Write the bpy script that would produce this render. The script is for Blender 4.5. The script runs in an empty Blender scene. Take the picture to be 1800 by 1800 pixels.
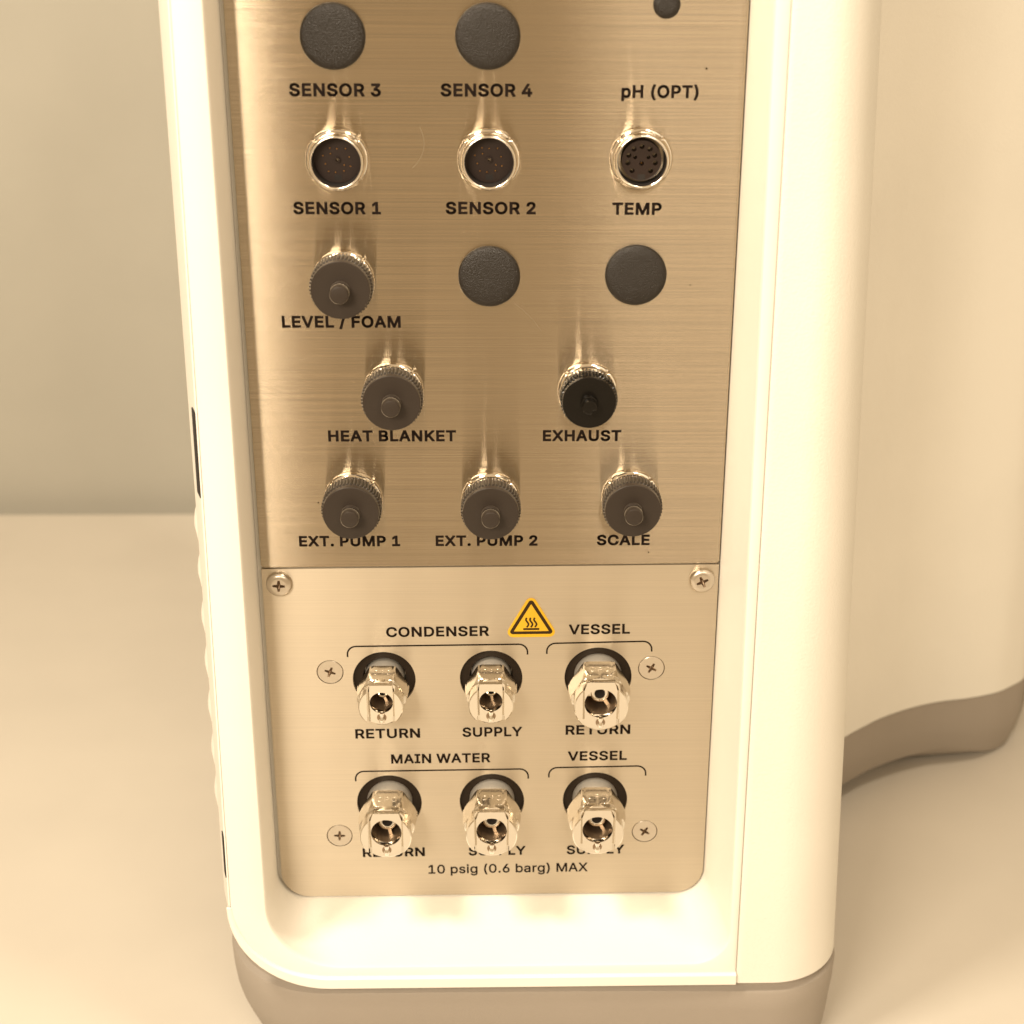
import bpy, bmesh, math, random
from mathutils import Vector, Matrix
from mathutils.geometry import tessellate_polygon

scene = bpy.context.scene
S = 0.001                                   # everything below is written in millimetres
random.seed(4)

# ------------------------------------------------------------------ camera
def set_camera():
    pitch, yaw, roll = math.radians(23.89), math.radians(1.72), math.radians(0.54)
    fw = Vector((math.sin(yaw)*math.cos(pitch), math.cos(yaw)*math.cos(pitch), -math.sin(pitch)))
    rt = Vector((math.cos(yaw), -math.sin(yaw), 0))
    up = rt.cross(fw)
    r2 = rt*math.cos(roll) + up*math.sin(roll)
    u2 = up*math.cos(roll) - rt*math.sin(roll)
    cd = bpy.data.cameras.new('camera')
    cd.sensor_width = 36; cd.lens = 3010/1800*36
    cd.shift_x = -69/1800
    cd.clip_start = 0.02; cd.clip_end = 50
    cd.dof.use_dof = True; cd.dof.focus_distance = 0.556; cd.dof.aperture_fstop = 15
    co = bpy.data.objects.new('camera', cd); scene.collection.objects.link(co)
    m = Matrix((r2, u2, -fw)).transposed().to_4x4()
    m.translation = Vector((0, -0.510, 0))
    co.matrix_world = m
    scene.camera = co
set_camera()

# ------------------------------------------------------------------ light
world = bpy.data.worlds.new('World'); scene.world = world; world.use_nodes = True
bg = world.node_tree.nodes['Background']
bg.inputs['Color'].default_value = (1.0, 0.71, 0.40, 1); bg.inputs['Strength'].default_value = 0.62
scene.view_settings.view_transform = 'Standard'
scene.view_settings.look = 'None'
scene.view_settings.exposure = 0.14
scene.view_settings.gamma = 1.0

def lamp(name, loc, target, sx, sy, power, col=(1.0, 0.87, 0.69)):
    ld = bpy.data.lights.new(name, 'AREA'); ld.shape = 'RECTANGLE'; ld.size = sx; ld.size_y = sy
    ld.energy = power; ld.color = col
    lo = bpy.data.objects.new(name, ld); scene.collection.objects.link(lo)
    lo.location = loc
    lo.rotation_euler = (Vector(target) - Vector(loc)).to_track_quat('-Z', 'Y').to_euler()
    return lo
lamp('room_and_fill_lamp', (-0.368, -0.80, 0.24), (0, 0, -0.25), 0.36, 0.20, 8)
lamp('room_and_fill_lamp', (-0.52, -0.36, 0.85), (0, 0, -0.25), 0.18, 0.18, 10.5)
lamp('room_and_fill_lamp', (0.42, -0.30, 0.95), (0, 0, -0.25), 0.18, 0.18, 4.5)
lamp('room_and_fill_lamp', (0.40, -1.15, 0.55), (0, 0, -0.25), 0.64, 0.40, 4.5)  # added soft fill, lightens the right of the panel

# ------------------------------------------------------------------ materials
def mat(name, col, rough=0.5, metal=0.0, **kw):
    m = bpy.data.materials.new(name); m.use_nodes = True
    b = m.node_tree.nodes['Principled BSDF']
    b.inputs['Base Color'].default_value = (*col, 1)
    b.inputs['Roughness'].default_value = rough
    b.inputs['Metallic'].default_value = metal
    for k, v in kw.items(): b.inputs[k].default_value = v
    return m
def N(m, t, **kw):
    n = m.node_tree.nodes.new(t)
    for k, v in kw.items(): setattr(n, k, v)
    return n
def L(m, a, b): m.node_tree.links.new(a, b)
def noise(m, scale, detail=3, vec=(1, 1, 1), rough=0.5):
    tc = N(m, 'ShaderNodeNewGeometry'); mp = N(m, 'ShaderNodeMapping')
    mp.inputs['Scale'].default_value = vec
    L(m, tc.outputs['Position'], mp.inputs['Vector'])
    n = N(m, 'ShaderNodeTexNoise'); n.inputs['Scale'].default_value = scale
    n.inputs['Detail'].default_value = detail; n.inputs['Roughness'].default_value = rough
    L(m, mp.outputs['Vector'], n.inputs['Vector'])
    return n.outputs['Fac']
def ramp(m, fac, stops):
    r = N(m, 'ShaderNodeValToRGB')
    e = r.color_ramp.elements
    e[0].position, e[0].color = stops[0][0], (*stops[0][1], 1)
    e[1].position, e[1].color = stops[-1][0], (*stops[-1][1], 1)
    for p, c in stops[1:-1]:
        x = e.new(p); x.color = (*c, 1)
    L(m, fac, r.inputs['Fac']); return r.outputs['Color']
def bump(m, fac, strength, dist):
    b = N(m, 'ShaderNodeBump'); b.inputs['Strength'].default_value = strength
    b.inputs['Distance'].default_value = dist
    L(m, fac, b.inputs['Height'])
    L(m, b.outputs['Normal'], m.node_tree.nodes['Principled BSDF'].inputs['Normal'])
def P(m): return m.node_tree.nodes['Principled BSDF']
def math_node(m, op, a, b):
    n = N(m, 'ShaderNodeMath', operation=op)
    for i, v in enumerate((a, b)):
        if isinstance(v, (int, float)): n.inputs[i].default_value = v
        else: L(m, v, n.inputs[i])
    return n.outputs[0]

M = {}
def plastic(name, col, rough, gs, gstr, spec=0.5):
    m = mat(name, col, rough); P(m).inputs['Specular IOR Level'].default_value = spec
    c2 = tuple(c*0.955 for c in col)
    L(m, ramp(m, noise(m, 14, 4), [(0.35, c2), (0.65, col)]), P(m).inputs['Base Color'])
    bump(m, noise(m, gs, 2), gstr, 0.0002)
    M[name] = m; return m
plastic('white_plastic', (0.775, 0.75, 0.69), 0.42, 900, 0.16)
plastic('grained_white_plastic', (0.76, 0.735, 0.67), 0.5, 1100, 0.5)
plastic('grey_plastic', (0.31, 0.27, 0.228), 0.55, 1600, 0.45)
plastic('table_laminate', (0.58, 0.535, 0.465), 0.45, 700, 0.05)
plastic('wall_paint', (0.40, 0.382, 0.33), 0.7, 300, 0.1)
plastic('black_cap_plastic', (0.027, 0.019, 0.014), 0.42, 1500, 0.2, 0.35)
P(M['black_cap_plastic']).inputs['Sheen Weight'].default_value = 0.35
P(M['black_cap_plastic']).inputs['Sheen Roughness'].default_value = 0.35
P(M['black_cap_plastic']).inputs['Sheen Tint'].default_value = (1.0, 0.86, 0.66, 1)
plastic('glossy_black_plastic', (0.005, 0.004, 0.003), 0.22, 900, 0.05, 0.3)
plastic('collar_plastic', (0.018, 0.011, 0.006), 0.5, 900, 0.05, 0.2)
plastic('socket_plastic', (0.020, 0.011, 0.008), 0.45, 900, 0.05, 0.3)
# pebbled plugs
m = mat('pebbled_black_plastic', (0.013, 0.0095, 0.007), 0.34)
P(m).inputs['Specular IOR Level'].default_value = 0.42
bump(m, noise(m, 2600, 2), 0.7, 0.0005); M['pebbled_black_plastic'] = m
M['scratch_steel'] = mat('scratch_steel', (0.52, 0.43, 0.32), 0.4, 1.0)
M['ink'] = mat('ink', (0.010, 0.005, 0.003), 0.6, 0, **{'Specular IOR Level': 0.12})
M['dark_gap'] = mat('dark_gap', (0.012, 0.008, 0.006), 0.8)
M['sticker_yellow'] = mat('sticker_yellow', (0.62, 0.36, 0.010), 0.4)
M['sticker_ink'] = mat('sticker_ink', (0.030, 0.015, 0.003), 0.5, 0, **{'Specular IOR Level': 0.2})
M['gold'] = mat('gold', (0.28, 0.14, 0.05), 0.4, 1.0)
M['dull_steel'] = mat('dull_steel', (0.34, 0.25, 0.17), 0.55, 1.0)

def brushed(name, col, across, along, contrast, fine, bstr):
    """brushed metal: lines along X, so reflections stay sharp sideways and smear up and down"""
    m = bpy.data.materials.new(name); m.use_nodes = True
    nt = m.node_tree; nt.nodes.remove(nt.nodes['Principled BSDF'])
    g = N(m, 'ShaderNodeBsdfAnisotropic')
    L(m, g.outputs[0], nt.nodes['Material Output'].inputs['Surface'])
    tg = N(m, 'ShaderNodeCombineXYZ'); tg.inputs[0].default_value = 1.0
    L(m, tg.outputs[0], g.inputs['Tangent'])
    mean = math.sqrt(across*along)
    g.inputs['Anisotropy'].default_value = 1 - math.sqrt(along/across)
    a = noise(m, 1.0, 4, (5, 1, fine), 0.65)
    b = noise(m, 1.0, 2, (14, 1, fine*1.9), 0.6)
    c = noise(m, 1.0, 2, (2, 1, fine*0.2), 0.5)
    s = math_node(m, 'ADD', math_node(m, 'MULTIPLY', a, 0.48), math_node(m, 'ADD', math_node(m, 'MULTIPLY', b, 0.4), math_node(m, 'MULTIPLY', c, 0.06)))
    lo = tuple(v*(1-contrast) for v in col); hi = tuple(min(1, v*(1+contrast)) for v in col)
    L(m, ramp(m, s, [(0.34, lo), (0.66, hi)]), g.inputs['Color'])
    rr = N(m, 'ShaderNodeMapRange'); L(m, s, rr.inputs[0])
    rr.inputs[1].default_value = 0.35; rr.inputs[2].default_value = 0.65
    rr.inputs[3].default_value = math.sqrt(mean) + 0.02; rr.inputs[4].default_value = math.sqrt(mean) - 0.02
    L(m, rr.outputs[0], g.inputs['Roughness'])
    bn = N(m, 'ShaderNodeBump'); bn.inputs['Strength'].default_value = bstr; bn.inputs['Distance'].default_value = 0.0003
    L(m, s, bn.inputs['Height']); L(m, bn.outputs['Normal'], g.inputs['Normal'])
    M[name] = m
brushed('brushed_steel', (0.50, 0.42, 0.315), 0.40, 0.006, 0.19, 2700, 0.05)
brushed('satin_steel', (0.63, 0.555, 0.445), 0.36, 0.06, 0.07, 2300, 0.03)
def chrome(name, col, rough):
    m = mat(name, col, rough, 1.0)
    bump(m, noise(m, 500, 2), 0.03, 0.0002); M[name] = m
chrome('chrome', (0.86, 0.81, 0.74), 0.10)
chrome('nickel', (0.74, 0.69, 0.61), 0.14)
M['lightened_neck_steel'] = mat('lightened_neck_steel', (0.80, 0.75, 0.67), 0.32, 0.7)  # paled and less metallic to imitate the bright reflection on polished necks
chrome('screw_steel', (0.60, 0.54, 0.46), 0.30)

# ------------------------------------------------------------------ mesh helpers (mm; q = distance in front of the panel, towards -Y)
class MB:
    def __init__(self): self.v = []; self.f = []
    def add(self, v, f):
        o = len(self.v); self.v += v; self.f += [tuple(i+o for i in q) for q in f]; return self
    def mesh(self, name, m, smooth=30):
        me = bpy.data.meshes.new(name)
        me.from_pydata([(x*S, y*S, z*S) for x, y, z in self.v], [], self.f)
        bm = bmesh.new(); bm.from_mesh(me)
        bmesh.ops.remove_doubles(bm, verts=bm.verts, dist=1e-7)
        bmesh.ops.recalc_face_normals(bm, faces=bm.faces)
        bm.to_mesh(me); bm.free()
        me.materials.append(M[m])
        if smooth:
            for p in me.polygons: p.use_smooth = True
            me.set_sharp_from_angle(angle=math.radians(smooth))
        return me
def circle(r, n=48, cx=0, cz=0, a0=0):
    return [(cx + r*math.cos(a0+2*math.pi*i/n), cz + r*math.sin(a0+2*math.pi*i/n)) for i in range(n)]
def prism(outer, holes, q0, q1, back=True):
    """2-D outline (x, z) with holes, from q0 (front) back to q1"""
    mb = MB(); loops = [outer] + holes
    flat = [p for l in loops for p in l]
    tris = tessellate_polygon([[Vector((x, z, 0)) for x, z in l] for l in loops])
    n = len(flat)
    mb.v = [(x, -q0, z) for x, z in flat] + [(x, -q1, z) for x, z in flat]
    mb.f = [tuple(t) for t in tris]
    if back: mb.f += [tuple(i+n for i in t[::-1]) for t in tris]
    o = 0
    for l in loops:
        k = len(l)
        for i in range(k):
            a, b = o+i, o+(i+1) % k
            mb.f.append((a, b, b+n, a+n))
        o += k
    return mb
def lathe(profile, n=56, fn=None, axis='Y'):
    mb = MB(); rings = []
    for j, (r, q) in enumerate(profile):
        if r <= 1e-6:
            rings.append([len(mb.v)]); mb.v.append((0, -q, 0))
        else:
            ring = []
            for i in range(n):
                a = 2*math.pi*i/n; rr = fn(r, q, a, j) if fn else r
                ring.append(len(mb.v)); mb.v.append((rr*math.cos(a), -q, rr*math.sin(a)))
            rings.append(ring)
    for a, b in zip(rings, rings[1:]):
        if len(a) == 1 and len(b) == 1: continue
        if len(a) == 1: mb.f += [(a[0], b[(i+1) % n], b[i]) for i in range(n)]
        elif len(b) == 1: mb.f += [(a[i], a[(i+1) % n], b[0]) for i in range(n)]
        else: mb.f += [(a[i], a[(i+1) % n], b[(i+1) % n], b[i]) for i in range(n)]
    return mb
def loft(rings, closed=False):
    mb = MB(); n = len(rings[0])
    for r in rings: mb.v += r
    for j in range(len(rings)-1):
        for i in range(n if closed else n-1):
            a = j*n+i; b = j*n+(i+1) % n
            mb.f.append((a, b, b+n, a+n))
    return mb
def box(x0, x1, y0, y1, z0, z1):
    mb = MB()
    mb.v = [(x, y, z) for x in (x0, x1) for y in (y0, y1) for z in (z0, z1)]
    mb.f = [(0, 1, 3, 2), (4, 6, 7, 5), (0, 4, 5, 1), (2, 3, 7, 6), (0, 2, 6, 4), (1, 5, 7, 3)]
    return mb
def moved(mb, dx=0, dy=0, dz=0):
    mb.v = [(x+dx, y+dy, z+dz) for x, y, z in mb.v]; return mb

TABLE_Z = -434.0
ROOT = Vector((0, 0, TABLE_Z))
root = bpy.data.objects.new('control_unit', None); scene.collection.objects.link(root)
root.location = ROOT*S
root['label'] = 'cream and grey laboratory control unit with brushed steel connector panel, standing on the beige table'
root['category'] = 'lab instrument'

def part(name, me, at=(0, 0, 0), parent=None, label=None, rot=0):
    """a child of the unit (parent None) placed at panel position (x, y, z) in mm, or a sub-part at its part's own origin"""
    o = bpy.data.objects.new(name, me); scene.collection.objects.link(o)
    if parent is None:
        o.parent = root; o.location = (Vector(at) - ROOT)*S
    else:
        o.parent = parent; o.location = Vector(at)*S
    if rot: o.rotation_euler = (0, rot, 0)
    if label: o['label'] = label
    return o
def bevel(o, w, seg=2, ang=40):
    b = o.modifiers.new('bevel', 'BEVEL'); b.width = w*S; b.segments = seg
    b.limit_method = 'ANGLE'; b.angle_limit = math.radians(ang)
    return o
# ------------------------------------------------------------------ setting: table and wall
def rounded_rect(x0, x1, z0, z1, r, n=8):
    pts = []
    for cx, cz, a in ((x1-r, z0+r, -90), (x1-r, z1-r, 0), (x0+r, z1-r, 90), (x0+r, z0+r, 180)):
        for i in range(n+1):
            t = math.radians(a + 90*i/n); pts.append((cx+r*math.cos(t), cz+r*math.sin(t)))
    return pts
def set_thing(o, label, cat):
    o['label'] = label; o['category'] = cat
tb = MB()
pl = rounded_rect(-800, 800, -430, 468, 12)
rings = [[(x*k, y if k == 1 else y*0.998, z) for x, y in pl] for k, z in ((0.998, TABLE_Z), (1, TABLE_Z-1.5), (1, TABLE_Z-24), (0.998, TABLE_Z-25.5))]
tb = loft(rings, True)
n = len(pl); tb.f += [tuple(range(n))[::-1], tuple(range(3*n, 4*n))]
table = bpy.data.objects.new('table', tb.mesh('table', 'table_laminate')); scene.collection.objects.link(table)
set_thing(table, 'plain beige table top with a smooth matt surface under the control unit', 'table')
wl = box(-2200, 2200, 486, 520, -1400, 1500)
wall = bpy.data.objects.new('wall', wl.mesh('wall', 'wall_paint', 0)); scene.collection.objects.link(wall)
wall['kind'] = 'structure'

# ------------------------------------------------------------------ housing
def lerp(a, b, t): return a + (b-a)*t
ZB = -395.3
ZTOP = 70.0
def ut(z): return max(0.0, min(1.0, (z+62)/(-395+62)))     # 0 at the top of the picture, 1 at the foot of the housing
def ulerp(a, b, z): return a + (b-a)*((z+62)/(-333.0))
def U(xl, xr, zb, rl, rr, y, inset=0.0):
    """open U outline: down the left side, round the foot, up the right side; xl/xr are (top, foot) pairs"""
    pts = []
    fl = lambda z: ulerp(xl[0], xl[1], z) + inset
    fr = lambda z: ulerp(xr[0], xr[1], z) - inset
    zb = zb + inset; rl = max(0.05, rl - inset); rr = max(0.05, rr - inset)
    for i in range(10): 
        z = lerp(ZTOP, zb+rl, i/10); pts.append((fl(z), y, z))
    xa = fl(zb+rl)
    for i in range(15):
        a = math.pi + math.pi/2*i/14; pts.append((xa+rl+rl*math.cos(a), y, zb+rl+rl*math.sin(a)))
    xb = fr(zb+rr)
    for i in range(1, 8):
        pts.append((lerp(xa+rl, xb-rr, i/8), y, zb))
    for i in range(15):
        a = -math.pi/2 + math.pi/2*i/14; pts.append((xb-rr+rr*math.cos(a), y, zb+rr+rr*math.sin(a)))
    for i in range(1, 11):
        z = lerp(zb+rr, ZTOP, i/10); pts.append((fr(z), y, z))
    return pts
OUT = dict(xl=(-90.1, -94.2), xr=(78.9, 80.9), zb=ZB+0.6, rl=34, rr=0.3)
INN = dict(xl=(-81.1, -81.7), xr=(74.3, 78.1), zb=-386.5, rl=25, rr=13)
PAN = dict(xl=(-81.5, -81.5), xr=(71.55, 71.55), zb=-377.5, rl=10.5, rr=10.5)
fr = loft([U(**OUT, y=4), U(**OUT, y=-27.3), U(**OUT, y=-27.8, inset=0.25), U(**OUT, y=-28, inset=0.7),
           U(**INN, y=-28, inset=-0.9), U(**INN, y=-27.8, inset=-0.4), U(**INN, y=-27.2, inset=-0.05), U(**INN, y=-26, inset=0.1),
           U(**{k: (v if not isinstance(v, tuple) else tuple(lerp(a, b, .5) for a, b in zip(v, PAN[k]))) if k != 'zb' and k not in ('rl', 'rr') else lerp(v, PAN[k], .55) for k, v in INN.items()}, y=-13),
           U(**PAN, y=0.3), U(**PAN, y=2.6), U(**PAN, y=2.6, inset=4)])
frame = part('front_frame', fr.mesh('front_frame', 'white_plastic', 35), label='cream moulded frame around the recessed steel panels')

# foot trim: a raised lip that starts as a thin tip at the left corner and runs along the foot
pts = U(**{**OUT, 'zb': ZB, 'xl': (-90.1, -95.7)}, y=0)
sel = [p for p in pts if (p[0] < 0 and p[2] < ZB+34.5) or (p[0] >= 0 and p[2] < ZB+0.001 and p[0] < 80.4)] + [(80.85, 0, ZB)]
tr = []
k = len(sel)
for i, (x, _, z) in enumerate(sel):
    a = sel[max(0, i-1)]; b = sel[min(k-1, i+1)]
    d = Vector((b[0]-a[0], b[2]-a[2])).normalized(); nx, nz = -d.y, d.x       # towards the middle of the frame
    w = 4.9*(0.35+0.65*min(1, i/12))
    h = 1.1*min(1, 0.25+i/6)
    tr.append([(x, -27.0, z), (x, -27.6-h, z), (x+nx*0.5, -28.1-h, z+nz*0.5), (x+nx*(w-0.7), -28.1-h, z+nz*(w-0.7)), (x+nx*w, -27.8-h*0.6, z+nz*w), (x+nx*w, -27.6, z+nz*w)])
tm = loft(tr); tm.f += [tuple(range(6)), tuple(range(len(tm.v)-6, len(tm.v)))[::-1]]
part('foot_trim', tm.mesh('foot_trim', 'white_plastic', 35), parent=frame)

def catmull(pts, k=6):
    out = []
    P_ = [pts[0]] + pts + [pts[-1]]
    for i in range(1, len(P_)-2):
        p0, p1, p2, p3 = [Vector(p) for p in P_[i-1:i+3]]
        for j in range(k):
            t = j/k
            out.append(tuple(0.5*((2*p1)+(p2-p0)*t+(2*p0-5*p1+4*p2-p3)*t*t+(3*p1-p0-3*p2+p3)*t**3)))
    out.append(tuple(pts[-1])); return out
# plan of the right side (x, y) at the foot: flat front, rounded edge, straight flank, hollow sweep into the rear bay
R0 = 26.0; CX = 93.9; CY = -28+R0
arc = [(CX+R0*math.sin(t), CY-R0*math.cos(t)) for t in [math.radians(92)*i/18 for i in range(19)]]
sweep = catmull([(120.2, 4), (121.5, 30), (123.5, 60), (127, 90), (134, 115), (143, 129), (151.3, 137.5), (160.3, 145.2), (169.5, 152.4), (184.2, 160.8), (198.5, 166.3),
                 (212.3, 169.2), (226.8, 174.2), (236.6, 181), (243.5, 187.3), (248, 197), (250, 212), (251, 330)], 5)
def flare(x, z):
    if x > 80: return -(min(z, 200)-ZB)*lerp(0.0063, 0.034, max(0, min(1, (x-82)/34)))
    if x < -80: return (z-ZB)*0.0125
    return 0
PLAN = [(83.4, -28)] + [(lerp(83.4, CX, t), -28) for t in (.33, .66)] + arc[:-1] + sweep
cov = [(80.95, -24.5), (81.0, -27.2), (81.25, -27.75), (81.9, -28)] + PLAN[0:]
def at_z(path, z): return [(x+flare(x, z), y, z) for x, y in path]
zs = [ZTOP, 0, -60, -120, -180, -240, -300, -350, -385, ZB+0.7, ZB+0.15]
rings = [at_z(cov, z) for z in zs]
def outset(path, d):
    o = []
    for i, (x, y) in enumerate(path):
        a = path[max(0, i-1)]; b = path[min(len(path)-1, i+1)]
        t = Vector((b[0]-a[0], b[1]-a[1])).normalized()
        o.append((x+t.y*d, y-t.x*d))
    return o
rings.append([(x+flare(x, ZB), y, ZB) for x, y in outset(cov, -0.5)])
rings.append([(x+flare(x, ZB), y, ZB) for x, y in outset(cov, -5)])
cover = part('side_cover', loft(rings).mesh('side_cover', 'grained_white_plastic', 40), label='cream grained cover with rounded edge sweeping back into the rear bay')
gs = [[(ulerp(78.4, 80.4, z), -26.5, z), (ulerp(82.0, 83.0, z), -26.5, z)] for z in (ZTOP, -150, -300, -389.6)]
gs.append([(80.6, -20, -389.6), (83.0, -20, -389.6)])
part('groove_strip', loft(gs).mesh('groove_strip', 'white_plastic', 30))

LT = [(-89.8, -24.0), (-90.4, -26.8), (-90.9, -26.6), (-95.6, -14.5), (-97.0, -8), (-97.6, 2), (-98.3, 60), (-98.8, 330)]
LB_ = [(-93.9, -24.0), (-94.5, -26.8), (-95.0, -26.6), (-98.2, -14.5), (-99.4, -8), (-100.0, 2), (-100.5, 60), (-101, 330)]
def lpath(z): return [(ulerp(a[0], c[0], z), a[1], z) for a, c in zip(LT, LB_)]
panel_l = part('side_panel', loft([lpath(z) for z in (ZTOP, -60, -160, -260, -350, -364)]).mesh('side_panel', 'white_plastic', 40), label='cream left flank with a stack of moulded vents')
# vents moulded on the left flank
prof = [(-0.5, 0.6), (2.0, -1.2), (3.9, -3.4), (5.2, -6), (6.0, -9), (6.1, -11.8), (5.4, -14), (3.9, -15.7), (2.0, -16.7), (-0.5, -17.2)]
vm = loft([[(-o*s*0.68, y, z) for o, z in prof] for y, s in ((-7, 0.02), (-5, 0.55), (0, 0.9), (8, 1.0), (60, 1.0), (66, 0.6), (68, 0.02))]).mesh('side_vent', 'white_plastic', 50)
for i in range(7):
    z = -222.5 - 17.3*i
    part('side_vent', vm, (lpath(z-8)[5][0]+0.3, 8, z))
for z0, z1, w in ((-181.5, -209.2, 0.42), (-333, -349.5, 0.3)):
    sl = MB(); v = []  # solid dark block painted in for the shade inside the slot
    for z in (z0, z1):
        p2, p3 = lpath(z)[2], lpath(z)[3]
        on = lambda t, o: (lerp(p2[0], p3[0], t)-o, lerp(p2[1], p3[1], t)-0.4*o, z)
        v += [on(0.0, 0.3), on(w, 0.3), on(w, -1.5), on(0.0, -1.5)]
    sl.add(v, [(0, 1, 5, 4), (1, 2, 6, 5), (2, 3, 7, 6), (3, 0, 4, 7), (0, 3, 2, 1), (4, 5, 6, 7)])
    part('side_slot_shade', sl.mesh('side_slot_shade', 'dark_gap', 0), label='dark block for the shade of a narrow slot in the seam of the left flank')

# grey base that follows the plan of the housing
RL = 37.2
larc = [(-63.0-RL*math.cos(t), -25.4+RL-RL*math.sin(t)) for t in [math.pi/2*i/16 for i in range(17)]]
bplan = [(-100.6, 330), (-100.6, 150), (-100.4, 60)] + larc + [(-30, -25.4), (10, -25.5), (50, -25.8)] + [(x, y+1.2) for x, y in PLAN[2:20]] + [(x, y+0.6) for x, y in PLAN[20:]]
prof = [(-391, -1.6), (-396.5, -1.6), (-398.6, -1.5), (-399.2, -0.4), (-399.6, 0.5), (-400.6, 0.9), (-408, 0.6), (-415, -0.2), (-420, -1.4), (-425, -3.2), (-430, -5.2), (-433, -6.8)]
rings = []
for z, d in prof:
    ring = []
    for (x, y), (xs, ys), (x0, y0) in zip(outset(bplan, d), outset(bplan, max(d*0.3, -2.2)), bplan):
        if d < 0 and z < -410:
            t = max(0, min(1, (x0+20)/100))*(1-0.5*max(0, min(1, (x0-190)/50))); x, y = lerp(x, xs, t), lerp(y, ys, t)
        rear = max(0, min(1, (y0-60)/60)) if x0 > 0 else 0
        if rear > 0 and z > -409: x, y = [lerp(a_, b_, rear) for a_, b_ in zip((x, y), (x0, y0))]
        zz = z if z > -399.5 else lerp(z, -399 + (z+399)*lerp(0.71, 0.97, max(0, min(1, (x0-205)/32))), rear)
        if z > -398 and rear > 0: zz = min(zz, lerp(z, -395.8, rear)); 
        ring.append((x, y, zz))
    rings.append(ring)
bl = loft(rings, True)
last = rings[-1]; o_ = len(bl.v)-len(last)
bl.f += [tuple(i+o_ for i in t) for t in tessellate_polygon([[Vector((x, y, 0)) for x, y, z in last]])]
base = part('base', bl.mesh('base', 'grey_plastic', 28), label='grey-brown moulded base under the cream housing')
gl = MB()
fm = lathe([(0, 0), (9, 0), (10, 1), (10, 4.5), (0, 4.5)], 24)
fm.v = [(x, z, -y) for x, y, z in fm.v]
fme = fm.mesh('rubber_foot', 'dark_gap')
for x, y in ((-60, 20), (70, 20), (-60, 290), (220, 290), (205, 200)):
    part('rubber_foot', fme, (x, y, TABLE_Z), parent=None)

# ------------------------------------------------------------------ steel panels
XL, XR = -80.1, 71.2
up = [(XL, ZTOP), (XL, -245.0), (XL+0.8, -245.85), (XR-0.8, -244.75), (XR, -244.0), (XR, ZTOP)]
upper = bevel(part('connector_panel', prism(up, [], 0, -2).mesh('connector_panel', 'brushed_steel', 0), label='upper brushed steel panel with round electrical connectors'), 0.25, 2)
RT = math.radians(0.5)
HOLES = [(-40.9, -288.1, 10.65), (-4.6, -287.8, 10.65), (31.8, -287.6, 11.45), (-40.6, -337.6, 11.35), (-4.6, -337.3, 11.35), (31.7, -337.0, 11.35)]
FLATS = [(-59.1, -285.1, 0.35), (49.9, -284.2, 0.5), (-58.6, -351.2, 0.04), (49.6, -350.4, 0.55)]
lo = [(XL+0.1, -246.35), (XL+0.1, -367.0)]
lo += [(XL+10.1+10*math.cos(a), -367.0+10*math.sin(a)*1.02) for a in [math.pi+math.pi/2*i/10 for i in range(1, 11)]]
lo += [(XR-10+10*math.cos(a), -366.4+10*math.sin(a)*1.02) for a in [-math.pi/2+math.pi/2*i/10 for i in range(0, 11)]]
lo += [(XR-0.1, -245.15)]
lower = part('coolant_plate', prism(lo, [circle(r, 56, x, z) for x, z, r in HOLES] + [circle(4.55, 40, x, z) for x, z, _ in FLATS], 0.0, -1.6).mesh('coolant_plate', 'satin_steel', 30),
             label='lower satin steel plate with six coolant couplings')

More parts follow.
